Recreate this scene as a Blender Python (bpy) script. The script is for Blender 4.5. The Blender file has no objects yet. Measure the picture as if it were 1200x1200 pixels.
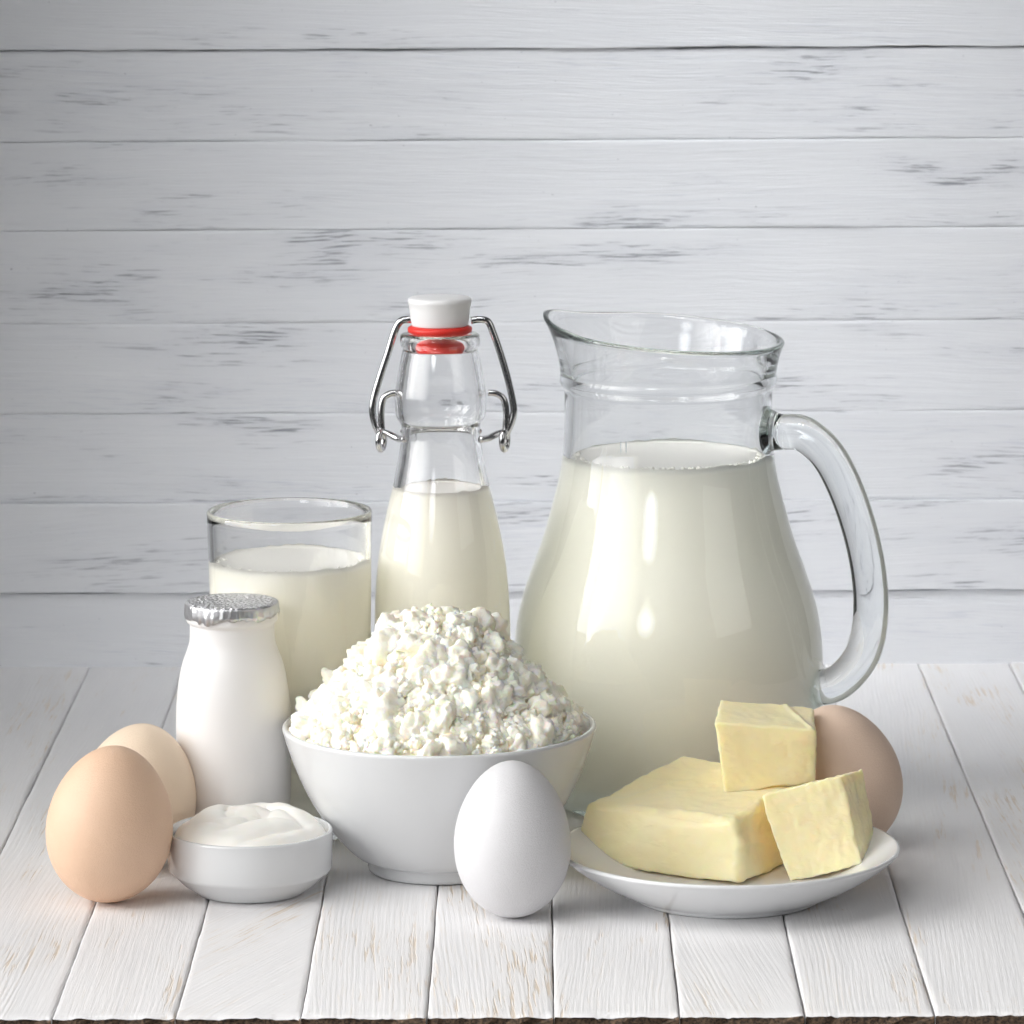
import bpy, bmesh, math, random
from mathutils import Vector, Matrix, noise
random.seed(7)
sc = bpy.context.scene
col = sc.collection
R = math.radians

# ------------------------------------------------------------------ camera
F, RES = 5500.0, 1200.0                 # focal length in pixels of the 1200 px photograph
PITCH, YAW, ROLL = R(9.243), R(0.31), R(-0.30)
CAM = Vector((0.0, -1.85, 0.452))
MROT = Matrix.Rotation(YAW, 3, 'Z') @ Matrix.Rotation(R(90) - PITCH, 3, 'X') @ Matrix.Rotation(ROLL, 3, 'Z')
cd = bpy.data.cameras.new('camera'); cam = bpy.data.objects.new('camera', cd); col.objects.link(cam)
cam.matrix_world = Matrix.Translation(CAM) @ MROT.to_4x4()
cd.sensor_width = 36.0; cd.lens = 36.0 * F / RES
cd.clip_start = 0.05; cd.clip_end = 50
cd.dof.use_dof = True; cd.dof.focus_distance = 1.86; cd.dof.aperture_fstop = 40
sc.camera = cam

# ------------------------------------------------------------------ world and lamps
w = bpy.data.worlds.new('World'); sc.world = w; w.use_nodes = True
bg = w.node_tree.nodes['Background']
bg.inputs[0].default_value = (0.95, 0.97, 1.0, 1); bg.inputs[1].default_value = 0.035

def area(name, loc, aim, sx, sy, power, color, spread=180):
    l = bpy.data.lights.new(name, 'AREA'); l.shape = 'RECTANGLE'; l.size = sx; l.size_y = sy
    l.energy = power; l.color = color; l.spread = R(spread)
    o = bpy.data.objects.new(name, l); col.objects.link(o)
    d = (Vector(aim) - Vector(loc)).normalized()
    o.matrix_world = Matrix.Translation(loc) @ d.to_track_quat('-Z', 'Y').to_matrix().to_4x4()
    return o
area('softbox_side', (-0.92, -0.25, 0.52), (0.0, -0.31, 0.18), 0.9, 0.8, 3.4, (1.0, 0.995, 0.985), 76)
area('softbox_key', (-0.76, -0.94, 0.70), (0.24, -0.74, 0.32), 1.25, 1.15, 8.0, (1.0, 0.99, 0.975), 96)
area('softbox_top', (-0.35, -0.80, 1.3), (0.00, -0.20, 0.0), 0.8, 0.8, 0.60, (1.0, 0.985, 0.97), 45)
area('softbox_wall', (-0.66, -1.72, 1.10), (0.12, 0.48, 0.25), 1.0, 1.3, 0.36, (0.97, 0.985, 1.0), 16)
area('overhead_wall', (0.06, -0.35, 1.5), (0.08, 0.48, 0.18), 0.4, 0.3, 0.50, (0.97, 0.985, 1.0), 24)
area('softbox_fill', (1.3, -0.9, 0.9), (0.05, 0.1, 0.1), 1.0, 1.0, 2.4, (1.0, 0.975, 0.94), 140)

sc.view_settings.view_transform = 'Standard'; sc.view_settings.look = 'None'
sc.view_settings.exposure = 0.0; sc.view_settings.gamma = 1.0; sc.view_settings.use_curve_mapping = False
cy = sc.cycles
cy.max_bounces = 24; cy.diffuse_bounces = 12; cy.glossy_bounces = 12; cy.transmission_bounces = 12; cy.volume_bounces = 0
cy.caustics_reflective = True; cy.caustics_refractive = True; cy.blur_glossy = 0.0
cy.sample_clamp_indirect = 0
cy.use_denoising = True
cy.use_adaptive_sampling = True; cy.adaptive_threshold = 0.09; cy.adaptive_min_samples = 40

# ------------------------------------------------------------------ measuring helpers
def ray(px, py):
    return MROT @ Vector(((px - RES/2)/F, -(py - RES/2)/F, -1.0))
def atz(px, py, z=0.0):                 # point of the plane at height z
    d = ray(px, py); return CAM + d * ((z - CAM.z)/d.z)
def aty(px, py, y):                     # point at depth y
    d = ray(px, py); return CAM + d * ((y - CAM.y)/d.y)
def mm_at(p):                           # metres for one photograph pixel at point p
    return -(MROT.transposed() @ (Vector(p) - CAM)).z / F
def profile(base, bx, pts):             # (radius px, image row) -> (radius, height) above base
    out = []
    for r, y in pts:
        p = aty(bx, y, base.y); out.append((r * mm_at(p), p.z - base.z))
    return out

# ------------------------------------------------------------------ mesh helpers
def link(name, me, mat=None, parent=None, smooth=True):
    o = bpy.data.objects.new(name, me); col.objects.link(o)
    if mat: me.materials.clear(); me.materials.append(mat)
    if parent: o.parent = parent
    if smooth:
        for p in me.polygons: p.use_smooth = True
    return o
def empty(name, loc=(0, 0, 0), rz=0):
    o = bpy.data.objects.new(name, None); col.objects.link(o)
    o.location = loc; o.rotation_euler = (0, 0, rz); o.empty_display_size = 0.01
    return o
def tag(o, label=None, cat=None, group=None, kind=None):
    if label: o['label'] = label
    if cat: o['category'] = cat
    if group: o['group'] = group
    if kind: o['kind'] = kind
    return o
def mesh(verts, faces, name='m'):
    me = bpy.data.meshes.new(name); me.from_pydata([tuple(v) for v in verts], [], faces); me.update()
    return me
def smooth_prof(pts, n=6):
    """Catmull-Rom through (r, z) points"""
    P = [Vector((p[0], p[1])) for p in pts]
    out = []
    for i in range(len(P) - 1):
        a = P[i-1] if i else P[0]; b = P[i]; c = P[i+1]; d = P[i+2] if i + 2 < len(P) else P[-1]
        for k in range(n):
            t = k/n
            out.append(0.5*((2*b) + (c-a)*t + (2*a-5*b+4*c-d)*t*t + (3*b-a-3*c+d)*t**3))
    out.append(P[-1])
    return [(max(0.0, v.x), v.y) for v in out]
def lathe(prof, segs=96, deform=None):
    verts, faces, rings = [], [], []
    for r, z in prof:
        if r < 1e-7:
            rings.append([len(verts)]); verts.append(Vector((0, 0, z)))
        else:
            rings.append(list(range(len(verts), len(verts) + segs)))
            for k in range(segs):
                a = 2*math.pi*k/segs
                verts.append(Vector((r*math.cos(a), r*math.sin(a), z)))
    for A, B in zip(rings, rings[1:]):
        if len(A) == 1 and len(B) == 1: continue
        for k in range(segs):
            k2 = (k+1) % segs
            if len(A) == 1: faces.append((A[0], B[k2], B[k]))
            elif len(B) == 1: faces.append((A[k], A[k2], B[0]))
            else: faces.append((A[k], A[k2], B[k2], B[k]))
    if deform: verts = [deform(v) for v in verts]
    me = mesh(verts, faces)
    bm = bmesh.new(); bm.from_mesh(me); bmesh.ops.recalc_face_normals(bm, faces=bm.faces); bm.to_mesh(me); bm.free()
    return me
def cr3(P, n):
    P = [Vector(p) for p in P]; out = []
    for i in range(len(P) - 1):
        a = P[i-1] if i else P[0]; b = P[i]; c = P[i+1]; d = P[i+2] if i + 2 < len(P) else P[-1]
        for k in range(n):
            t = k/n
            out.append(0.5*((2*b) + (c-a)*t + (2*a-5*b+4*c-d)*t*t + (3*b-a-3*c+d)*t**3))
    out.append(P[-1]); return out
def tube(path, rad, segs=14, n=6, close=False, flat=1.0):
    pts = cr3(list(path) + ([path[0]] if close else []), n)
    if close: pts = pts[:-1]
    N = len(pts); verts, faces = [], []
    up = None
    for i, p in enumerate(pts):
        t = (pts[(i+1) % N] - pts[i-1]) if (close or 0 < i < N-1) else (pts[1]-pts[0] if i == 0 else pts[-1]-pts[-2])
        t.normalize()
        if up is None:
            up = t.orthogonal().normalized()
        up = (up - t*up.dot(t)).normalized(); s = t.cross(up)
        if callable(rad): r = rad(i/(N-1))
        else: r = rad
        for k in range(segs):
            a = 2*math.pi*k/segs
            verts.append(p + up*(r*math.cos(a)) + s*(r*flat*math.sin(a)))
    for i in range(N if close else N-1):
        j = (i+1) % N
        for k in range(segs):
            k2 = (k+1) % segs
            faces.append((i*segs+k, i*segs+k2, j*segs+k2, j*segs+k))
    if not close:
        faces.append(tuple(range(segs-1, -1, -1))); faces.append(tuple(range((N-1)*segs, N*segs)))
    me = mesh(verts, faces)
    bm = bmesh.new(); bm.from_mesh(me); bmesh.ops.recalc_face_normals(bm, faces=bm.faces); bm.to_mesh(me); bm.free()
    return me
def sm(a, b, x):
    t = min(1, max(0, (x-a)/(b-a))); return t*t*(3-2*t)

# ------------------------------------------------------------------ materials
class NT:
    def __init__(self, name):
        self.m = bpy.data.materials.new(name); self.m.use_nodes = True
        self.t = self.m.node_tree; self.b = self.t.nodes['Principled BSDF']; self.out = self.t.nodes['Material Output']
    def n(self, typ, **kw):
        nd = self.t.nodes.new(typ)
        for k, v in kw.items():
            if k.startswith('i_'):
                key = k[2:]; key = int(key) if key.isdigit() else key.replace('_', ' ')
                self.put(nd.inputs[key], v)
            else: setattr(nd, k, v)
        return nd
    def put(self, sock, v):
        if isinstance(v, bpy.types.NodeSocket): self.t.links.new(v, sock)
        else: sock.default_value = v
    def math(self, op, a, b=0.0, c=0.0, clamp=False):
        nd = self.t.nodes.new('ShaderNodeMath'); nd.operation = op; nd.use_clamp = clamp
        self.put(nd.inputs[0], a); self.put(nd.inputs[1], b); self.put(nd.inputs[2], c); return nd.outputs[0]
    def vmath(self, op, a, b):
        nd = self.t.nodes.new('ShaderNodeVectorMath'); nd.operation = op
        self.put(nd.inputs[0], a); self.put(nd.inputs[1], b); return nd.outputs[0]
    def noise(self, vec, scale, detail=3, rough=0.5, dist=0.0):
        nd = self.n('ShaderNodeTexNoise', i_Vector=vec, i_Scale=scale, i_Detail=detail, i_Roughness=rough, i_Distortion=dist)
        return nd.outputs[0]
    def ramp(self, x, a, b):
        nd = self.n('ShaderNodeMapRange', interpolation_type='SMOOTHSTEP', i_0=x); nd.inputs[1].default_value = a; nd.inputs[2].default_value = b
        return nd.outputs[0]
    def mix(self, f, a, b):
        nd = self.t.nodes.new('ShaderNodeMix'); nd.data_type = 'RGBA'
        self.put(nd.inputs[0], f); self.put(nd.inputs[6], a); self.put(nd.inputs[7], b); return nd.outputs[2]
    def bump(self, h, dist, strength=1.0, normal=None):
        nd = self.n('ShaderNodeBump', i_Strength=strength, i_Distance=dist, i_Height=h)
        if normal: self.t.links.new(normal, nd.inputs['Normal'])
        self.t.links.new(nd.outputs[0], self.b.inputs['Normal']); return nd.outputs[0]
    def set(self, **kw):
        for k, v in kw.items(): self.put(self.b.inputs[k.replace('_', ' ')], v)
        return self
def simple(name, colr, rough=0.5, **kw):
    t = NT(name); t.set(Base_Color=(*colr, 1), Roughness=rough, **kw); return t

def painted_wood(name, white, wear_a, wear_b, fine, patch, thr, bump, ridge, wave_w, warp_amt):
    """fine: streaks per metre across the grain; patch: (low, high) cover of worn areas; thr: (low, high) of a single stroke"""
    t = NT(name)
    tc = t.n('ShaderNodeTexCoord'); oi = t.n('ShaderNodeObjectInfo')
    ang = t.n('ShaderNodeAttribute', attribute_type='OBJECT', attribute_name='grain_angle').outputs['Fac']
    rnd = oi.outputs['Random']
    off = t.n('ShaderNodeCombineXYZ', i_0=t.math('MULTIPLY', rnd, 37.7), i_1=t.math('MULTIPLY', rnd, 11.3), i_2=t.math('MULTIPLY', rnd, 5.1)).outputs[0]
    rot = t.n('ShaderNodeVectorRotate', rotation_type='Z_AXIS', i_Vector=tc.outputs['Object'], i_Angle=ang).outputs[0]
    p = t.vmath('ADD', rot, off)
    warp = t.noise(t.vmath('MULTIPLY', p, (7, 12, 12)), 1.0, 2)
    wv = t.n('ShaderNodeCombineXYZ', i_1=t.math('MULTIPLY', t.math('SUBTRACT', warp, 0.5), warp_amt)).outputs[0]
    q = t.vmath('ADD', p, wv)
    s1 = t.noise(t.vmath('MULTIPLY', q, (fine*0.045, fine, fine*0.3)), 1.0, 3, 0.62)
    s2 = t.noise(t.vmath('MULTIPLY', t.vmath('ADD', q, (1.3, 4.7, 0)), (fine*0.05, fine*1.7, fine)), 1.0, 3, 0.6)
    s3 = t.noise(t.vmath('MULTIPLY', q, (fine*0.012, fine*0.35, fine*.1)), 1.0, 3, 0.55)
    wave = t.n('ShaderNodeTexWave', wave_type='BANDS', bands_direction='Y', i_Vector=t.vmath('MULTIPLY', q, (0.03, 1, 0.3)), i_Scale=ridge, i_Distortion=6.0, i_Detail=3.0, i_Detail_Scale=0.7).outputs['Fac']
    pa = t.noise(t.vmath('MULTIPLY', p, (9, 42, 10)), 1.0, 4, 0.6)
    pb = t.noise(t.vmath('MULTIPLY', t.vmath('ADD', p, (3.3, 9.1, 1.7)), (5, 34, 10)), 1.0, 4, 0.6)
    wear = t.n('ShaderNodeAttribute', attribute_type='OBJECT', attribute_name='wear').outputs['Fac']
    pa = t.math('ADD', pa, wear); pb = t.math('ADD', pb, wear)
    ma = t.ramp(pa, *patch); mb = t.ramp(pb, patch[0] - .03, patch[1] + .05)
    # inside a worn patch the strokes thicken
    m1 = t.math('MULTIPLY', t.ramp(t.math('ADD', s1, t.math('MULTIPLY', ma, .07)), *thr), ma)
    m2 = t.math('MULTIPLY', t.ramp(s2, thr[0] - .07, thr[1] + .06), mb)
    sp = t.ramp(t.noise(t.vmath('MULTIPLY', q, (fine*.4, fine*.8, fine*.4)), 1.0, 2), .74, .80)
    tone = t.noise(t.vmath('MULTIPLY', p, (10, 70, 20)), 1.0, 4, .6)
    base = t.mix(tone, (white[0]*.94, white[1]*.945, white[2]*.955, 1), (min(1, white[0]*1.05), min(1, white[1]*1.045), min(1, white[2]*1.04), 1))
    base = t.mix(t.math('MULTIPLY', ma, 0.10), base, wear_b)
    c = t.mix(t.math('MULTIPLY', m2, 0.65), base, wear_b)
    c = t.mix(t.math('MULTIPLY', m1, 0.8), c, wear_a)
    c = t.mix(t.math('MULTIPLY', sp, 0.6), c, wear_a)
    t.set(Base_Color=c, Roughness=0.5, Specular_IOR_Level=0.35)
    h = t.math('ADD', t.math('MULTIPLY', s2, 0.9), t.math('MULTIPLY', t.math('MULTIPLY', wave, wave_w), t.ramp(pb, .35, .65)))
    h = t.math('ADD', h, t.math('MULTIPLY', s3, 0.9))
    h = t.math('SUBTRACT', h, t.math('MULTIPLY', m1, 0.8))
    t.bump(h, bump, 0.9)
    return t.m
M = {}
M['wall'] = painted_wood('wall_paint', (0.72, 0.735, 0.765), (0.15, 0.155, 0.19, 1), (0.40, 0.43, 0.53, 1), 950, (0.49, 0.74), (0.575, 0.69), 0.0003, 60, 0.10, 0.010)
M['table'] = painted_wood('table_paint', (0.77, 0.765, 0.77), (0.64, 0.53, 0.41, 1), (0.72, 0.645, 0.56, 1), 620, (0.49, 0.70), (0.56, 0.70), 0.00019, 150, 0.26, 0.006)
def raw_wood():
    t = NT('raw_wood'); tc = t.n('ShaderNodeTexCoord')
    a = t.noise(t.vmath('MULTIPLY', tc.outputs['Object'], (60, 700, 900)), 1.0, 4, 0.7)
    c = t.mix(t.ramp(a, .35, .68), (0.035, 0.024, 0.018, 1), (0.22, 0.14, 0.085, 1))
    t.set(Base_Color=c, Roughness=0.8); t.bump(a, 0.001, 1.0); return t.m
M['raw'] = raw_wood()
M['gap'] = simple('gap_dark', (0.05, 0.04, 0.035), 0.9).m
M['gap_wall'] = simple('gap_primer', (0.20, 0.18, 0.165), 0.9).m

def glass(name, tint, dens):
    t = NT(name); t.set(Base_Color=(1, 1, 1, 1), Roughness=0.0, IOR=1.5, Transmission_Weight=1.0)
    v = t.n('ShaderNodeVolumeAbsorption', i_Color=(*tint, 1), i_Density=dens)
    t.t.links.new(v.outputs[0], t.out.inputs['Volume']); return t.m
M['jug_glass'] = glass('jug_glass', (0.50, 0.80, 0.83), 4.5)
M['glass'] = glass('clear_glass', (0.70, 0.85, 0.82), 3)
def milk():
    t = NT('milk'); t.set(Base_Color=(0.997, 0.982, 0.915, 1), Roughness=0.35, Subsurface_Weight=0.0, Specular_IOR_Level=0.3)
    return t.m
M['milk'] = milk()
def porcelain():
    t = NT('porcelain'); t.set(Base_Color=(0.67, 0.68, 0.69, 1), Roughness=0.16, Coat_Weight=0.3, Coat_Roughness=0.05)
    tc = t.n('ShaderNodeTexCoord'); t.bump(t.noise(tc.outputs['Object'], 40, 2), 0.0004, 0.25); return t.m
M['porcelain'] = porcelain()
M['plastic'] = simple('white_plastic', (0.86, 0.85, 0.845), 0.36).m
M['stopper'] = simple('white_stopper', (0.85, 0.85, 0.85), 0.3).m
M['red'] = simple('red_rubber', (0.72, 0.03, 0.02), 0.4).m
M['wire'] = simple('wire_steel', (0.62, 0.62, 0.63), 0.22, Metallic=1.0).m
def egg_mat(name, a, b):
    t = NT(name); tc = t.n('ShaderNodeTexCoord'); v = tc.outputs['Object']
    n1 = t.noise(v, 45, 3); n2 = t.noise(v, 900, 2); n3 = t.noise(v, 2600, 2)
    c = t.mix(n1, (*a, 1), (*b, 1))
    c = t.mix(t.math('MULTIPLY', t.ramp(n2, .6, .75), .12), c, (min(1, b[0]*1.1), min(1, b[1]*1.12), min(1, b[2]*1.15), 1))
    t.set(Base_Color=c, Roughness=0.5, Specular_IOR_Level=0.35)
    t.bump(t.math('ADD', t.math('MULTIPLY', n3, 1.2), t.math('ADD', t.math('MULTIPLY', n2, .8), t.math('MULTIPLY', t.noise(v, 160, 2), 1.5))), 0.00016, 0.8); return t.m
M['egg_brown'] = egg_mat('egg_shell_brown', (0.73, 0.495, 0.345), (0.79, 0.56, 0.405))
M['egg_cream'] = egg_mat('egg_shell_cream', (0.82, 0.66, 0.50), (0.86, 0.71, 0.56))
M['egg_pink'] = egg_mat('egg_shell_pink', (0.72, 0.545, 0.43), (0.77, 0.60, 0.48))
M['egg_white'] = egg_mat('egg_shell_white', (0.635, 0.63, 0.645), (0.66, 0.655, 0.67))
def cheese():
    t = NT('curd'); tc = t.n('ShaderNodeTexCoord'); v = tc.outputs['Object']
    n = t.noise(t.n('ShaderNodeNewGeometry').outputs['Position'], 900, 3, .6)
    t.set(Base_Color=(0.99, 0.95, 0.82, 1), Roughness=0.75, Specular_IOR_Level=0.15, Subsurface_Weight=0.7, Subsurface_Radius=(1, .72, .4), Subsurface_Scale=0.0022)
    t.bump(n, 0.0007, 0.6); return t.m
M['cheese'] = cheese()
M['cream'] = simple('sour_cream', (0.90, 0.885, 0.835), 0.28, Subsurface_Weight=0.3, Subsurface_Radius=(1, .8, .6), Subsurface_Scale=0.003).m
def butter():
    t = NT('butter'); tc = t.n('ShaderNodeTexCoord'); v = tc.outputs['Object']
    n1 = t.noise(v, 60, 3); n2 = t.noise(t.vmath('MULTIPLY', v, (140, 140, 300)), 1, 3, .5); n3 = t.noise(v, 700, 3)
    c = t.mix(n1, (0.95, 0.80, 0.475, 1), (0.97, 0.85, 0.555, 1))
    t.set(Base_Color=c, Roughness=0.42, Specular_IOR_Level=0.4, Subsurface_Weight=0.8, Subsurface_Radius=(1, .75, .35), Subsurface_Scale=0.005)
    t.bump(t.math('ADD', t.math('MULTIPLY', t.ramp(n2, .5, .72), .5), t.math('MULTIPLY', n3, .35)), 0.0004, 0.5); return t.m
M['butter'] = butter()
def foil():
    t = NT('foil'); tc = t.n('ShaderNodeTexCoord'); v = tc.outputs['Object']
    vo = t.n('ShaderNodeTexVoronoi', i_Vector=v, i_Scale=620.0).outputs['Distance']; n = t.noise(v, 200, 3)
    t.set(Base_Color=(0.66, 0.66, 0.68, 1), Metallic=1.0, Roughness=0.42)
    nz = t.n('ShaderNodeSeparateXYZ', i_0=t.n('ShaderNodeNewGeometry').outputs['True Normal']).outputs[2]
    t.bump(t.math('MULTIPLY', t.math('ADD', vo, t.math('MULTIPLY', n, .6)), t.math('ADD', t.math('MULTIPLY', t.ramp(nz, .7, .95), .95), .05)), 0.0022, 1.0); return t.m
M['foil'] = foil()

# ------------------------------------------------------------------ planks
def plank_mesh(L, W, T, seed, jit=0.0003, nl=90, edge=0.0007, mats=None, endjit=0.0, jit2=None):
    """length along x (0..L), width along y (0..W), upper face at z=0"""
    xs = [L*i/nl for i in range(nl+1)]
    NT_ = 26
    prof = [(0, -T), (0, -edge*1.6), (edge*.35, -edge*.45)] + [(edge*1.3 + (W - edge*2.6)*k/NT_, 0) for k in range(NT_+1)] + [(W-edge*.35, -edge*.45), (W, -edge*1.6), (W, -T)]
    verts, faces = [], []; K = len(prof)
    for i, x in enumerate(xs):
        for k, (y, z) in enumerate(prof):
            lf = k < 4; rt = k >= K-4
            if lf or rt:
                e = noise.noise(Vector((x*22, seed*7.3, 0 if lf else 9)))*1.5 + .8*noise.noise(Vector((x*90, seed*7.3, 0 if lf else 9))) + .6*noise.noise(Vector((x*300, seed*3.1, 4 if lf else 19)))
                e = max(-.85, e)
            yy = y; zz = z; xx = x
            jj = jit if (lf or jit2 is None) else jit2
            if lf: yy += jj*(1 + e)
            elif rt: yy -= jj*(1 + e)
            if z == 0: zz += 0.00022*noise.noise(Vector((x*14, y*60, seed*5.7)))
            if lf or rt: zz -= max(0, noise.noise(Vector((x*90, lf*3, seed)))) * jj
            if i == 0 and endjit:
                c = .5 + noise.noise(Vector((y*160, seed*2.7, 1))) + .8*noise.noise(Vector((y*520, seed, 5)))
                xx += endjit*max(0, c) * (1 if z > -edge*.2 else .15)
                if z == 0: zz -= .0010*max(0, c + .15)
            verts.append((xx, yy, zz))
    for i in range(nl):
        for k in range(K-1):
            faces.append((i*K+k, (i+1)*K+k, (i+1)*K+k+1, i*K+k+1))
    faces.append(tuple(range(K))); faces.append(tuple(reversed([nl*K+k for k in range(K)])))
    me = mesh(verts, faces)
    for m in mats: me.materials.append(m)
    bm = bmesh.new(); bm.from_mesh(me); bmesh.ops.recalc_face_normals(bm, faces=bm.faces); bm.to_mesh(me); bm.free()
    for p in me.polygons:
        p.use_smooth = len(p.vertices) == 4
        if len(mats) > 1 and len(p.vertices) > 4: p.material_index = 1
    return me

front = atz(600, 1191).y; back = atz(600, 779).y
table = tag(empty('tabletop', (0, 0, 0)), 'whitewashed wooden plank tabletop under the dairy foods', None, None, 'structure')
seams = [atz(x, 1193).x for x in (-94, 60, 205, 352, 500, 649, 797, 944, 1097, 1251)]
wd = 0.0453
while seams[0] > -0.42: seams.insert(0, seams[0] - wd)
while seams[-1] < 0.42: seams.append(seams[-1] + wd)
angs = [0.0, 0.03, -0.02, 0.05, -0.04]
for i, (a, b) in enumerate(zip(seams, seams[1:])):
    W_ = b - a
    me = plank_mesh(back - front + 0.03, W_, 0.018, i + 1.0, 0.00022, 160, 0.0006, [M['table'], M['raw']], 0.0014)
    o = link('plank', me, None, table, smooth=False)
    # local x runs away from the camera, local y to the left
    o.matrix_world = Matrix.Translation((b, front + random.uniform(-.0006, .0006), random.uniform(-.0004, 0))) @ Matrix.Rotation(R(90), 4, 'Z')
    mid = (a+b)/2
    ga = random.choice(angs)
    if abs(mid - atz(278, 1193).x) < .01: ga = 0.42
    if abs(mid - atz(870, 1193).x) < .01: ga = -0.10
    o['grain_angle'] = ga
    o['wear'] = .06 if .0 < (mid - atz(350, 1193).x) < (atz(800, 1193).x - atz(350, 1193).x) else 0.0
under = mesh([(-.43, front+.004, -.019), (.44, front+.004, -.019), (.44, back+.03, -.019), (-.43, back+.03, -.019),
              (-.43, front+.004, -.0145), (.44, front+.004, -.0145), (.44, back+.03, -.0145), (-.43, back+.03, -.0145)],
             [(0, 3, 2, 1), (4, 5, 6, 7), (0, 1, 5, 4), (1, 2, 6, 5), (2, 3, 7, 6), (3, 0, 4, 7)])
link('batten', under, M['gap'], table, smooth=False)

wall = tag(empty('wall'), 'white painted wall of worn horizontal boards behind the table', None, None, 'structure')
wz = [aty(600, y, back).z for y in (697-4, 590-3, 486-3, 380-3, 271-3, 166-2, 57)]
ws = [wz[0]-0.0455] + wz
while ws[-1] < .56: ws.append(ws[-1] + .0455)
WL = 1.0
seam = {1: .00034, 2: .00006, 3: .00007, 4: .00003, 5: .00010, 6: .00013, 7: .00034}
for i, (a, b) in enumerate(zip(ws, ws[1:])):
    me = plank_mesh(WL, b - a - .00003, 0.012, i + 41.0, seam.get(i, .0002), 300, 0.00016, [M['wall'], M['raw']], 0.0, seam.get(i + 1, .0002))
    o = link('plank', me, None, wall, smooth=False)
    out = {0: .0000, 1: .0022, 2: .0004, 6: .0003, 7: .0016}.get(i, random.uniform(0, .0006))
    o.matrix_world = Matrix.Translation((-WL/2, back - out, a)) @ Matrix.Rotation(R(90), 4, 'X')
    o['grain_angle'] = random.uniform(-.05, .05); o['wear'] = random.uniform(-.02, .04)
bk = mesh([(-.5, back+.0105, ws[0]), (.5, back+.0105, ws[0]), (.5, back+.0105, ws[-1]), (-.5, back+.0105, ws[-1]),
           (-.5, back+.02, ws[0]), (.5, back+.02, ws[0]), (.5, back+.02, ws[-1]), (-.5, back+.02, ws[-1])],
          [(0, 1, 2, 3), (7, 6, 5, 4), (4, 5, 1, 0), (5, 6, 2, 1), (6, 7, 3, 2), (7, 4, 0, 3)])
link('backing_board', bk, M['gap_wall'], wall, smooth=False)

# ------------------------------------------------------------------ glass jug
jb = atz(783, 940); AZ = R(17)
jug = tag(empty('milk_jug', jb), 'large clear glass jug with thick handle, mostly full of milk', 'jug')
J = 783
outer = profile(jb, J, [(122, 940), (136, 934), (150, 918), (165, 890), (174, 858), (180, 815), (181.5, 775), (179, 738), (172, 702), (161, 668), (148, 632), (136.5, 592), (127.5, 555), (123, 520), (121.5, 485), (122, 456)])
outer = smooth_prof(outer, 5)
colr = smooth_prof(profile(jb, J, [(122.5, 454), (125.5, 450.5), (127.3, 446), (127.3, 441), (126.6, 438)]), 3)
rimp = smooth_prof(profile(jb, J, [(126.8, 436), (128.5, 424), (131.5, 408), (136.5, 391)]), 5)
sJ = mm_at(jb); th = 0.0036
rim_z = rimp[-1][1]; col_z = rimp[0][1]
outside = [(0, .0006)] + [(outer[0][0]*.8, .0006), (outer[0][0]*.93, 0)] + outer + colr + rimp
tip = [(rimp[-1][0] - .0006, rim_z + .0009), (rimp[-1][0] - .0019, rim_z + .0009)]
inn_top = smooth_prof(profile(jb, J, [(122, 462), (122.6, 450), (124.5, 436), (127.5, 421), (131, 406), (136.5, 391)]), 4)
inn_pts = [(r - th, z) for r, z in outer if .016 < z < inn_top[0][1] - .002] + [(r - th*(1 - .25*i/len(inn_top)), z) for i, (r, z) in enumerate(inn_top)]
i0 = inn_pts[0]
inside = [(r, z) for r, z in reversed(inn_pts)]
inside[0] = (rimp[-1][0] - .0026, rim_z - .0002)
inside += [(i0[0] - .004, .011), (i0[0] - .012, .0085), (i0[0]*.5, .0078), (0, .0076)]
SAZ = R(28)
sdir = Vector((-math.cos(AZ), math.sin(AZ))); tdir = Vector((-math.cos(SAZ), math.sin(SAZ)))
def jug_def(v):
    if v.z <= col_z: return v
    t = (v.z - col_z)/(rim_z - col_z); r2 = Vector((v.x, v.y)); r = r2.length
    if r < 1e-6: return v
    c = r2.dot(sdir)/r; phi = math.acos(max(-1, min(1, c)))
    g = math.exp(-(phi/.34)**2); pn = math.exp(-((phi-.75)/.3)**2)
    rr = r + t*t*(g*.0052 - pn*.0012)
    z = v.z + t*(.082*r2.dot(tdir)) + t*t*(g*.0030)
    return Vector((r2.x/r*rr, r2.y/r*rr, z))
link('body', lathe(outside + tip + inside, 144, jug_def), M['jug_glass'], jug)
hd = Vector((math.cos(AZ), -math.sin(AZ), 0))
def hp(x, y):
    off = (x - J)
    p = aty(J, y, jb.y); k = mm_at(p)
    s = off*k/math.cos(AZ); q = hd*s; q.z = p.z - jb.z + .0 ; return q
hpath = [hp(893, 500), (hp(912, 501)), hp(940, 503), hp(970, 531), hp(996, 589), hp(1012, 654), hp(1015, 711), hp(1005, 756), hp(979, 788), hp(951, 797), hp(934, 797)]
def hrad(t):
    base = .0078
    return base + .0028*(1 - sm(0, .11, t)) + .0036*sm(.86, 1.0, t) - .0003*math.sin(t*3.1)
link('handle', tube(hpath, hrad, 28, 8), M['jug_glass'], jug)
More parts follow.
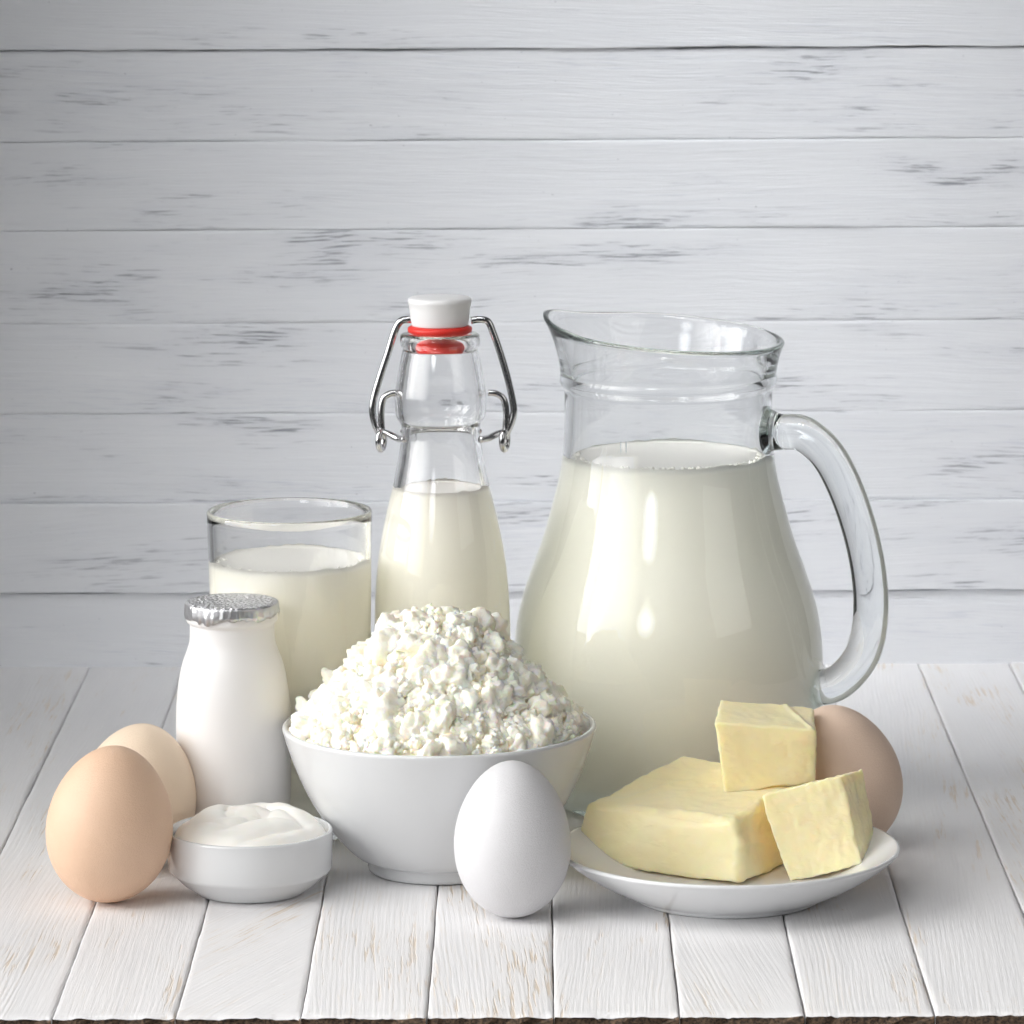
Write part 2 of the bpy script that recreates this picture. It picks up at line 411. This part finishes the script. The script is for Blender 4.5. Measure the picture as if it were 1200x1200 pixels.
# engraved volume mark
mk = []
for dx, h in ((-2.5, 13), (3.5, 13)):
    p1 = aty(728 + dx, 514, jb.y); p0 = aty(728 + dx, 514 - h, jb.y)
    mk.append((p1, p0))
mv, mf = [], []
for p1, p0 in mk:
    rr = 122*sJ + .00002
    b0 = len(mv)
    for p in (p1, p0):
        x = p.x - jb.x; 
        for dx in (-.00022, .00022):
            for e in (0, .00025):
                xx = x + dx; yy = -math.sqrt(max(0, (rr + e)**2 - xx*xx)); mv.append((xx, yy, p.z))
    a = b0; mf += [(a, a+1, a+5, a+4), (a+2, a+6, a+7, a+3), (a+1, a+3, a+7, a+5), (a, a+4, a+6, a+2), (a, a+2, a+3, a+1), (a+4, a+5, a+7, a+6)]
tag(link('volume_mark', mesh(mv, mf), simple('etched', (.55, .58, .6), .6).m, jug, False))

def milk_fill(name, base, inside_prof, level, label, segs=144, grow=.00025, foam=None):
    ins = [(r + grow, z) for r, z in inside_prof if 0 < z < level]
    ins.sort(key=lambda p: p[1])
    # radius at level
    rl = ins[-1][0]
    top = [(rl, level + .0006), (rl - .0008, level + .0002), (rl - .0025, level), (rl*.5, level), (0, level)]
    zb = ins[0][1] - .00025
    prof = [(0, zb), (max(.001, ins[0][0] - .001), zb)] + ins + top
    def film(v):
        if v.z > level + .0004:
            a = math.atan2(v.y, v.x); u = Vector((math.cos(a), math.sin(a), segs*.01))
            v = v.copy(); v.z += .0022*max(0, noise.noise(u*2.3) + .55*noise.noise(u*7) + .12)
        return v
    o = link(name, lathe(prof, segs, film), M['milk']); o.location = base
    return tag(o, label, 'milk')
lev = aty(J, 534, jb.y).z
milk_in = [(r - th, z) for r, z in outer if z > .016] + [(i0[0] - .004, .011), (i0[0] - .012, .0085)]
mo = milk_fill('milk', jb, milk_in, lev, 'milk filling the big glass jug to its neck')
def bubbles(base, rad, z, n, seed, a0, a1, size):
    rnd = random.Random(seed); bm = bmesh.new()
    for k in range(n):
        a = R(rnd.uniform(a0, a1)); rr = rad - abs(rnd.gauss(0, .0016)) - .0008
        s = size*rnd.uniform(.4, 1.0)
        bmesh.ops.create_icosphere(bm, subdivisions=2, radius=s, matrix=Matrix.Translation((rr*math.cos(a), rr*math.sin(a), z + s*.25)))
    me = bpy.data.meshes.new('b'); bm.to_mesh(me); bm.free(); return me
r_lev = [r for r, z in sorted(milk_in, key=lambda p: p[1]) if z < lev][-1]
bo = tag(link('bubbles', bubbles(jb, r_lev, lev, 150, 3, 170, 370, .0011), M['milk'], mo), None, None, None, 'stuff')

# ------------------------------------------------------------------ swing-top bottle
bb = atz(520, 962); B = 520
bottle = tag(empty('milk_bottle', bb), 'swing top glass bottle of milk with white stopper and red seal', 'bottle')
bout = smooth_prof(profile(bb, B, [(70, 962), (77, 955), (79.5, 935), (80, 860), (80, 770), (79.5, 720), (77, 675), (72.5, 640), (65, 603), (57, 570), (51, 542), (47, 518), (46, 504), (47, 496), (52, 488), (53.5, 478), (53.5, 462), (51, 445), (47.5, 425), (44, 410)]), 5)
blip = profile(bb, B, [(44.3, 407), (46.5, 404.5), (47, 398), (46.5, 392.5), (44, 390.5), (38, 390)])
bth = .0030
b_in = [(r - bth, z) for r, z in bout if z > .010]
sB = mm_at(bb)
prof = [(0, .003), (bout[0][0]*.7, .002), (bout[0][0]*.94, 0)] + bout + blip
binner = [(33*sB, blip[-1][1] - .0006), (32.5*sB, blip[0][1])] + list(reversed(b_in)) + [(b_in[0][0] - .006, .0062), (b_in[0][0]*.5, .0066), (0, .0075)]
link('body', lathe(prof + binner, 112), M['glass'], bottle)
blev = aty(B, 572, bb.y).z
milk_fill('milk', bb, [(r, z) for r, z in b_in] + [(b_in[0][0] - .006, .0064)], blev, 'milk filling the swing top bottle to its shoulder')
# stopper
zt = lambda y: aty(B, y, bb.y).z
stp = smooth_prof(profile(bb, B, [(33, 381), (34.5, 372), (36, 360), (37.5, 353), (36.8, 349.5)]), 4)
stp = [(0, zt(412)), (18*sB, zt(412)), (21*sB, zt(409)), (22*sB, zt(384))] + stp + [(34*sB, zt(348.2)), (24*sB, zt(347.4)), (0, zt(347.2))]
stopper = link('stopper', lathe(stp, 64), M['stopper'], bottle)
gask = profile(bb, B, [(22.2, 408.5), (25, 408), (29, 400), (32, 391.5), (37, 389), (38, 386), (37.5, 383.5), (34, 381.5), (22.2, 381)])
link('gasket', lathe(gask, 64), M['red'], stopper)
def wp(x, y, dy=0.0):
    p = aty(x, y, bb.y); return Vector((p.x - bb.x, dy, p.z))
wr = .00155
AZB = 0.0
upper = [wp(489, 375.5), wp(478, 374.5), wp(469, 377), wp(462, 390), wp(455, 413), wp(446, 440), wp(438.5, 466), wp(436.5, 482), wp(440, 498), wp(446, 510)]
upr = [wp(552, 375.5), wp(562, 374.5), wp(572, 377), wp(578, 390), wp(586, 413), wp(594, 440), wp(600, 466), wp(602, 482), wp(598, 498), wp(592, 510)]
link('wire_bail', tube(upper, wr, 12, 6), M['wire'], bottle)
link('wire_bail', tube(upr, wr, 12, 6), M['wire'], bottle)
for xs in ((467, 457, 449.5, 447, 447, 448), (572, 582, 590, 593, 593, 592)):
    ys = (460, 461, 467, 480, 494, 506)
    link('wire_lever', tube([wp(x, y, -.001) for x, y in zip(xs, ys)], wr*.92, 12, 6), M['wire'], bottle)
for s, cx in ((-1, 447), (1, 591.5)):
    lp = [wp(cx + 3*math.cos(a), 515 + 11*math.sin(a), -.002 + .003*math.cos(a)) for a in [k*math.pi/5 for k in range(10)]]
    link('wire_loop', tube(lp, wr*.9, 10, 4, close=True), M['wire'], bottle)
    arm = [wp(cx, 505.5, -.002), wp(cx - s*9, 507.5, -.003), wp(cx - s*19, 511, -.006), wp(cx - s*28, 511, -.010)]
    link('wire_arm', tube(arm, wr*.95, 12, 6), M['wire'], bottle)
# wire collar running round the neck groove
rg = 47.6*sB
link('wire_collar', tube([Vector((rg*math.cos(a), rg*math.sin(a), zt(508))) for a in [R(d) for d in range(20, 161, 14)]], wr*.7, 10, 3), M['wire'], bottle)

# ------------------------------------------------------------------ tumbler
gb = atz(344, 969); G = 344
tumbler = None
gout = smooth_prof(profile(gb, G, [(84, 969), (88, 965), (89.5, 950), (91, 880), (93, 780), (95, 680), (97, 600)]), 5)
sG = mm_at(gb); gth = .0021
g_in = [(r - gth, z) for r, z in gout if z > .012]
gp = [(0, .0008), (gout[0][0]*.9, .0008), (gout[0][0]*.97, 0)] + gout + [(gout[-1][0] - .0004, gout[-1][1] + .0008), (gout[-1][0] - .0015, gout[-1][1] + .0009)] + list(reversed(g_in)) + [(g_in[0][0] - .003, .0085), (g_in[0][0]*.5, .0078), (0, .0078)]
tumbler = link('drinking_glass', lathe(gp, 112), M['glass']); tumbler.location = gb
tag(tumbler, 'straight clear drinking glass of milk behind the small foil capped bottle', 'glass')
glev = aty(G, 656, gb.y).z
mg = milk_fill('milk', gb, g_in + [(g_in[0][0] - .003, .0087)], glev, 'milk filling the straight drinking glass')
bo = tag(link('bubbles', bubbles(gb, g_in[0][0] + .0012, glev, 60, 5, 170, 370, .0006), M['milk'], mg), None, None, None, 'stuff')

# ------------------------------------------------------------------ yoghurt bottle
yb = atz(276, 1003); Y = 276
yog = tag(empty('yogurt_bottle', yb), 'small white plastic drink bottle with crimped silver foil lid', 'bottle')
yp = smooth_prof(profile(yb, Y, [(52, 1003), (58, 999), (62, 985), (65.5, 930), (67, 880), (67, 838), (65, 808), (60, 780), (54, 763), (50.5, 752), (49.6, 742), (49.4, 730)]), 5)
yn = profile(yb, Y, [(50, 729), (52.8, 727.5), (53.6, 724), (53.2, 716), (52, 711), (50, 709.5), (0, 709)])
link('body', lathe([(0, .0015), (yp[0][0]*.7, .0015), (yp[0][0]*.92, 0)] + yp + yn, 96), M['plastic'], yog)
def foil_lid():
    zt0 = aty(Y, 705, yb.y).z; s = mm_at(aty(Y, 705, yb.y)); rt = 53.2*s
    rings = [(0, .0), (.3*rt, .00005), (.6*rt, 0), (.85*rt, .0001), (.97*rt, .00025), (1.015*rt, -.0001), (1.025*rt, -.0009), (1.028*rt, -.0022), (1.032*rt, -.0036), (1.034*rt, -.0048)]
    N = 220; verts, faces = [], []
    for i, (r, z) in enumerate(rings):
        for k in range(N):
            a = 2*math.pi*k/N; u = Vector((math.cos(a)*9, math.sin(a)*9, 0)); u2 = u*3.1
            am = 0 if i < 4 else (i-3)/6
            d = am*(.0006*noise.noise(u*.9 + Vector((0, 0, i*.15))) + .0006*noise.noise(u2*.8 + Vector((3, 0, i*.12))))
            dz = (.0020*noise.noise(u*.45) + .0010*noise.noise(u*1.3) - .0014*max(0, math.cos(a - R(215)))**4) if i == 9 else (.00012*noise.noise(u*r/rt*2))
            verts.append(Vector(((r + d)*math.cos(a), (r + d)*math.sin(a), zt0 + z + dz)))
    for i in range(1, len(rings)-1):
        for k in range(N): faces.append((i*N+k, i*N+(k+1) % N, (i+1)*N+(k+1) % N, (i+1)*N+k))
    c = len(verts); verts.append(Vector((0, 0, zt0)))
    for k in range(N): faces.append((c, N + k, N + (k+1) % N))
    return mesh(verts, faces)
fm = foil_lid()
bm = bmesh.new(); bm.from_mesh(fm)
bmesh.ops.delete(bm, geom=[v for v in bm.verts if not v.link_faces], context='VERTS')
bmesh.ops.recalc_face_normals(bm, faces=bm.faces); bm.to_mesh(fm); bm.free()
fl = link('foil_lid', fm, M['foil'], yog)
md = fl.modifiers.new('s', 'SOLIDIFY'); md.thickness = .00012; md.offset = 1

# ------------------------------------------------------------------ bowl of cottage cheese
ob = atz(516, 1018); O = 516
bo_ = smooth_prof(profile(ob, O, [(84, 1004), (101, 997), (124, 973), (147, 941), (164, 908), (176, 877), (184, 851)]), 6)
sO = mm_at(ob); bt = .0026
bin_ = [(r - bt, z + (.0018 if z < .02 else 0)) for r, z in bo_]
bp = [(0, .002), (78*sO, .002), (81*sO, 0), (84*sO, .0006), (85*sO, .002), (83.5*sO, .0045)] + bo_ + [(bo_[-1][0] - .0003, bo_[-1][1] + .0009), (bo_[-1][0] - .0013, bo_[-1][1] + .0012), (bo_[-1][0] - .0023, bo_[-1][1] + .0007)] + list(reversed(bin_)) + [(70*sO, .0075), (0, .0070)]
bowl = link('bowl', lathe(bp, 144), M['porcelain']); bowl.location = ob
tag(bowl, 'deep white porcelain bowl on a low foot, heaped with cottage cheese', 'bowl')
rimz = bo_[-1][1]; rin = bo_[-1][0] - bt
cheese_o = tag(empty('cottage_cheese', ob), 'heap of crumbly white cottage cheese piled high in the bowl', 'cottage cheese')
# heap outline: (radius, height above the rim) from the photograph
HEAP = [(0, .0455), (.010, .0435), (.020, .0375), (.032, .0255), (.042, .0150), (.050, .0070), (.057, .0015), (.0605, -.003)]
def hz(r):
    for (r0, z0), (r1, z1) in zip(HEAP, HEAP[1:]):
        if r <= r1: return z0 + (z1 - z0)*(r - r0)/(r1 - r0)
    return HEAP[-1][1]
def mound():
    N, K = 96, 40; verts, faces = [], []
    for i in range(K+1):
        r = .0595*i/K
        for k in range(N):
            a = 2*math.pi*k/N; x, y = r*math.cos(a), r*math.sin(a)
            z = rimz + hz(r) - .0030 + .0022*noise.noise(Vector((x, y, 1))*150) + .001*noise.noise(Vector((x, y, 5))*420)
            verts.append((x, y, z))
    for i in range(K):
        for k in range(N): faces.append((i*N+k, i*N+(k+1) % N, (i+1)*N+(k+1) % N, (i+1)*N+k))
    base = len(verts)
    for k in range(N):
        a = 2*math.pi*k/N; verts.append((.050*math.cos(a), .050*math.sin(a), rimz - .018))
    for k in range(N): faces.append((K*N+k, K*N+(k+1) % N, base+(k+1) % N, base+k))
    faces.append(tuple(base + k for k in range(N-1, -1, -1)))
    me = mesh(verts, faces); bm = bmesh.new(); bm.from_mesh(me); bmesh.ops.remove_doubles(bm, verts=bm.verts, dist=1e-6)
    bmesh.ops.recalc_face_normals(bm, faces=bm.faces); bm.to_mesh(me); bm.free(); return me
link('mound', mound(), M['cheese'], cheese_o)
def curd_mesh(seed, sub):
    bm = bmesh.new(); bmesh.ops.create_icosphere(bm, subdivisions=sub, radius=1.0); o = Vector((seed*13.7, seed*5.1, seed*2.9))
    for v in bm.verts:
        p = v.co.copy()
        d = .50*noise.noise(p*1.1 + o) + .24*noise.noise(p*2.3 + o) + .14*noise.noise(p*4.6 + o)
        if sub > 2: d += .12*noise.noise(p*8.0 + o) + .05*noise.noise(p*16 + o)
        v.co = p*(0.95 + d)
    me = bpy.data.meshes.new('curd'); bm.to_mesh(me); bm.free(); me.materials.append(M['cheese'])
    for p in me.polygons: p.use_smooth = True
    return me
curds = [curd_mesh(s + 1, 4) for s in range(9)]
rnd = random.Random(11); placed = []; tries = 0
while len(placed) < 300 and tries < 40000:
    tries += 1
    r = .0585*math.sqrt(rnd.random()); a = rnd.uniform(0, 2*math.pi)
    size = rnd.choice([.0036, .0048, .0060, .0072, .0088])*rnd.uniform(.85, 1.15)
    if r + size*.8 > .0605: continue
    x, y = r*math.cos(a), r*math.sin(a); z = rimz + hz(r) - size*.25 + rnd.uniform(-.0015, .0015)
    if any((x-q[0])**2 + (y-q[1])**2 + (z-q[2])**2 < (.52*(size + q[3]))**2 for q in placed): continue
    placed.append((x, y, z, size))
for x, y, z, s in placed:
    o = bpy.data.objects.new('curd', rnd.choice(curds)); col.objects.link(o); o.parent = cheese_o
    o.location = (x, y, z); o.rotation_euler = [rnd.uniform(0, 6.28) for _ in range(3)]
    o.scale = (s*rnd.uniform(.8, 1.3), s*rnd.uniform(.75, 1.1), s*rnd.uniform(.75, 1.15))
def crumbs():
    src = [curd_mesh(s + 30, 2) for s in range(4)]
    verts, faces = [], []
    for k in range(1500):
        r = .059*math.sqrt(rnd.random()); a = rnd.uniform(0, 2*math.pi); s = rnd.uniform(.0006, .0017)
        if r + s > .061: continue
        me = rnd.choice(src); m = Matrix.Rotation(rnd.uniform(0, 6.28), 3, (rnd.uniform(-1, 1), rnd.uniform(-1, 1), rnd.uniform(.1, 1)))
        c = Vector((r*math.cos(a), r*math.sin(a), rimz + hz(r) + rnd.uniform(-.001, .0042)))
        b = len(verts)
        verts += [c + m @ (v.co*s) for v in me.vertices]
        faces += [tuple(b + i for i in p.vertices) for p in me.polygons]
    return mesh(verts, faces)
tag(link('crumbs', crumbs(), M['cheese'], cheese_o), None, None, None, 'stuff')

# ------------------------------------------------------------------ small dish of sour cream
db = atz(294, 1044); D = 294
sD = mm_at(db)
k = sD*1.02
dp = [(0, .0012), (52*k, .0012), (60*k, 0), (63*k, .0004), (66*k, .0014), (78*k, 12*k), (90*k, 24*k), (92.6*k, 26*k), (93.8*k, 29*k), (94.4*k, 45*k), (94.6*k, 60*k), (94.6*k, 71*k), (94*k, 73*k), (92*k, 73.8*k), (90*k, 72.5*k), (88.5*k, 66*k), (86*k, 36*k), (76*k, 24*k), (50*k, 12*k), (0, 11*k)]
dish = link('dish', lathe(dp, 128), M['porcelain']); dish.location = db
tag(dish, 'small round white dish holding sour cream', 'dish')
def cream():
    N, K = 144, 56; verts, faces = [], []; R0 = 89.2*k
    for i in range(K+1):
        r = R0*i/K; u = i/K
        for j in range(N):
            a = 2*math.pi*j/N; x, y = r*math.cos(a), r*math.sin(a)
            h = 17*k*(1 - u**4.0)
            nx = 9*k*noise.noise(Vector((x, y, 2))*45); ny = 9*k*noise.noise(Vector((x, y, 8))*45)
            for cx, cyy, hh, wx, wy in ((-2, 2, 15, 24, 24), (40, -2, 7, 26, 18), (-46, 4, 6, 22, 22), (8, -40, 5, 34, 16), (-34, -34, 5, 24, 16), (52, 26, 6, 22, 24), (46, -34, 4, 20, 16), (20, 44, 6, 30, 24), (-40, 44, 6, 26, 24)):
                rr = ((x + nx - cx*k)/(wx*k))**2 + ((y + ny - cyy*k)/(wy*k))**2
                h += hh*k*max(0, 1 - rr/1.6)**1.0 if rr < 1.6 else 0
            sw = abs(math.sin(1.5*a + u*6.0 + 1.6*noise.noise(Vector((x, y, 2))*50)))
            h += 4.6*k*(1 - (1 - sw)**2)*sm(.12, .4, u)*(1 - sm(.82, 1, u))
            h -= 4.5*k*sm(.93, 1.0, u)
            verts.append((x, y, 67.5*k + h))
    for i in range(K):
        for j in range(N): faces.append((i*N+j, i*N+(j+1) % N, (i+1)*N+(j+1) % N, (i+1)*N+j))
    b = len(verts)
    for j in range(N):
        a = 2*math.pi*j/N; verts.append((70*k*math.cos(a), 70*k*math.sin(a), 30*k))
    for j in range(N): faces.append((K*N+j, K*N+(j+1) % N, b+(j+1) % N, b+j))
    faces.append(tuple(b + j for j in range(N-1, -1, -1)))
    me = mesh(verts, faces); bm = bmesh.new(); bm.from_mesh(me); bmesh.ops.remove_doubles(bm, verts=bm.verts, dist=1e-6)
    bmesh.ops.recalc_face_normals(bm, faces=bm.faces); bm.to_mesh(me); bm.free(); return me
co = link('sour_cream', cream(), M['cream']); co.location = db
tag(co, 'swirled white sour cream mounded above the rim of the small dish', 'sour cream')

# ------------------------------------------------------------------ eggs
def egg(px, py, wpx, hpx, tilt_r, tilt_b, mat, label, k=.085):
    b = atz(px, py); s = mm_at(b); Wd, H = wpx*s, hpx*s
    N, S = 56, 80; prof = []
    for i in range(N+1):
        t = math.pi*i/N; z = -math.cos(t)
        prof.append((Wd/2*math.sin(t)*(1 - k*z - .035*z*z)*1.012 if 0 < i < N else 0, H/2*z))
    me = lathe(prof, S)
    rot = Matrix.Rotation(R(tilt_r), 3, 'Y') @ Matrix.Rotation(R(tilt_b), 3, 'X')
    for v in me.vertices: v.co = rot @ v.co
    lo = min(v.co.z for v in me.vertices)
    lowv = min(me.vertices, key=lambda v: v.co.z).co.copy()
    for v in me.vertices: v.co.z -= lo; v.co.x -= lowv.x; v.co.y -= lowv.y
    o = link('egg', me, mat); o.location = b
    return tag(o, label, 'egg', 'hen eggs among the dairy foods')
egg(128, 1056, 146, 186, 7, 0, M['egg_brown'], 'darkest brown egg, standing in front of the cream coloured egg')
egg(160, 1017, 138, 172, 9, -4, M['egg_cream'], 'pale cream egg half hidden behind the brown egg')
egg(601, 1074, 135, 186, 0, 0, M['egg_white'], 'white egg standing upright in front of the bowl')
egg(990, 994, 138, 172, -14, -3, M['egg_pink'], 'pinkish beige egg behind the butter plate, below the jug handle')

# ------------------------------------------------------------------ plate and butter
pb = atz(853, 1050); sP = mm_at(pb)*1.0
k2 = sP
pp = [(0, .0015), (100*k2, .0015), (108*k2, 0), (113*k2, .0008), (117*k2, 6*k2), (138*k2, 15*k2), (165*k2, 30*k2), (188*k2, 46*k2), (199*k2, 56*k2), (200.5*k2, 58.5*k2), (200*k2, 60.5*k2), (197.5*k2, 61.2*k2), (194*k2, 59.5*k2), (176*k2, 47*k2), (150*k2, 31*k2), (126*k2, 21*k2), (100*k2, 17*k2), (0, 16*k2)]
plate = link('plate', lathe(smooth_prof(pp, 3), 144), M['porcelain']); plate.location = pb
tag(plate, 'round white porcelain plate holding the butter', 'plate')

def hexa(c, n, rho, rough, seed, extra=None, freq=90):
    """c: corners [front-left-bottom, front-right-bottom, back-right-bottom, back-left-bottom, then the same on top]"""
    bm = bmesh.new(); bmesh.ops.create_cube(bm, size=2.0)
    bmesh.ops.subdivide_edges(bm, edges=bm.edges, cuts=n, use_grid_fill=True)
    c = [Vector(v) for v in c]
    for v in bm.verts:
        p = v.co
        # crowd vertices to the edges a little
        p = Vector([math.sin(x*math.pi/2)*.45 + x*.55 for x in p])
        q = Vector([max(-(1-r_), min(1-r_, x)) for x, r_ in zip(p, rho)])
        d = Vector([(x-y)/r_ for x, y, r_ in zip(p, q, rho)])
        L = d.length
        if L > 1e-6:
            mx = max(abs(e) for e in d); d = d/L*mx
            p = q + Vector([e*r_ for e, r_ in zip(d, rho)])
        u, vv, ww = (p.x+1)/2, (p.y+1)/2, (p.z+1)/2
        lo = (c[0]*(1-u) + c[1]*u)*(1-vv) + (c[3]*(1-u) + c[2]*u)*vv
        hi = (c[4]*(1-u) + c[5]*u)*(1-vv) + (c[7]*(1-u) + c[6]*u)*vv
        w_ = lo*(1-ww) + hi*ww
        ed = sum(1 for e in p if abs(e) > .9)
        o = Vector((seed, seed*2.1, seed*.7))
        amp = rough*(1.0 if ed < 2 else 1.5)
        w_ = w_ + Vector((noise.noise(w_*freq + o), noise.noise(w_*freq + o*2), noise.noise(w_*freq + o*3)))*amp
        w_ = w_ + Vector((noise.noise(w_*freq*4.3 + o), noise.noise(w_*freq*4.3 + o*2), noise.noise(w_*freq*4.3 + o*3)))*amp*.4
        if extra: w_ = extra(w_, u, vv, ww)
        v.co = w_
    bmesh.ops.recalc_face_normals(bm, faces=bm.faces)
    me = bpy.data.meshes.new('butter'); bm.to_mesh(me); bm.free(); return me
def put_butter(me, label):
    cx = sum((v.co for v in me.vertices), Vector())/len(me.vertices); lo = min(v.co.z for v in me.vertices)
    org = Vector((cx.x, cx.y, lo))
    for v in me.vertices: v.co -= org
    o = link('butter', me, M['butter']); o.location = org
    return tag(o, label, 'butter', 'pieces of butter on the plate')
zb = pb.z + 17.5*k2
A = atz(671, 1012, zb); Bc = atz(868, 1038, zb)
e = (Bc - A).normalized(); nrm = Vector((-e.y, e.x, 0)); up = Vector((0, 0, 1))
Lb = (Bc - A).length
DP = .074
def bl(u, v, z): return A + e*u + nrm*v + up*z
blk = [bl(0, 0, 0), bl(Lb, 0, 0), bl(Lb - .001, DP, 0), bl(.004, DP, 0),
       bl(.004, .003, .0255), bl(Lb - .002, .003, .0250), bl(Lb - .004, DP - .004, .0310), bl(.012, DP - .004, .0330)]
def blk_extra(w_, u, v, z):
    if z > .8:
        # shallow terraces left by the knife, with a smeared lip
        a1 = v + .22*u - .20 - .03*math.sin(u*9)
        zf = sm(.8, .93, z); on = sm(.45, .6, u)*(1 - sm(.86, .97, u))*zf
        w_ = w_ - up*(.0009*(1 - sm(-.03, .03, a1))*on)
        w_ = w_ + up*(.0007*math.exp(-(a1/.03)**2)*on*(1 + noise.noise(w_*300)))
        a2 = u - .17 - .30*(v - .2); on2 = sm(.12, .25, v)*(1 - sm(.6, .75, v))*zf
        w_ = w_ - up*(.0010*(1 - sm(-.02, .03, a2))*on2)
        w_ = w_ + up*(.0006*math.exp(-(a2/.025)**2)*on2)
    if v < .25:
        w_ = w_ - nrm*(.0030*math.sin(math.pi*z)*math.sin(math.pi*min(1, u*1.05))*(1 - sm(.05, .25, v)))
    if u > .85:
        a3 = z - .50 + .7*(v - .35)
        w_ = w_ - e*(.0020*sm(-.10, .10, a3)*sm(.85, .97, u))
        w_ = w_ + e*.0008*noise.noise(w_*120)*sm(.85, .97, u)
    return w_
put_butter(hexa(blk, 64, (.08, .09, .20), .0008, 3, blk_extra, 60), 'largest butter block, lying flat on the plate')
zt2 = zb + .0275
P = atz(849, 931, zt2); yf = P.y
c2 = [P, aty(956, 917, yf + .006), aty(955, 900, yf + .042), aty(851, 905, yf + .038),
      aty(837, 846, yf + .002), aty(957, 855, yf + .006), aty(953, 827, yf + .040), aty(844, 820, yf + .038)]
c2[2].z = c2[1].z; c2[3].z = P.z
def c2_extra(w_, u, v, z):
    if z > .8:
        a1 = (u - .70) - .28*(1 - v); zf = sm(.8, .95, z)
        w_ = w_ + up*zf*(-.0008*sm(-.03, .03, a1) + .0008*math.exp(-(a1/.03)**2))
    return w_
put_butter(hexa(c2, 48, (.07, .07, .08), .0005, 9, c2_extra, 110), 'butter cube perched on top of the largest butter block')
Q = atz(925, 1033, zb - .0005); yq = Q.y
c3 = [Q, aty(1009, 1013, yq + .003), aty(1030, 1003, yq + .024), aty(945, 1022, yq + .021),
      aty(891, 932, yq + .007), aty(986, 909, yq + .010), aty(1011, 902, yq + .031), aty(917, 926, yq + .028)]
def c3_extra(w_, u, v, z):
    if v < .1: w_ = w_ + (1 - v*10)*Vector((0, .0002*noise.noise(Vector((u*13, z*4.0, 1))) + .0003*noise.noise(Vector((u*5, z*9, 4))), 0))
    if z > .9: w_ = w_ + up*(.0007*noise.noise(Vector((u*14, v*5, 2))) + .0010*sm(.9, 1, u)*sm(.5, 1, v))
    if u > .85: w_ = w_ + sm(.85, 1, u)*Vector((.0006*noise.noise(Vector((v*4, z*5, 7))), 0, 0))
    return w_
put_butter(hexa(c3, 48, (.055, .06, .06), .0005, 17, c3_extra, 110), 'butter cube leaning upright against the end of the largest block')
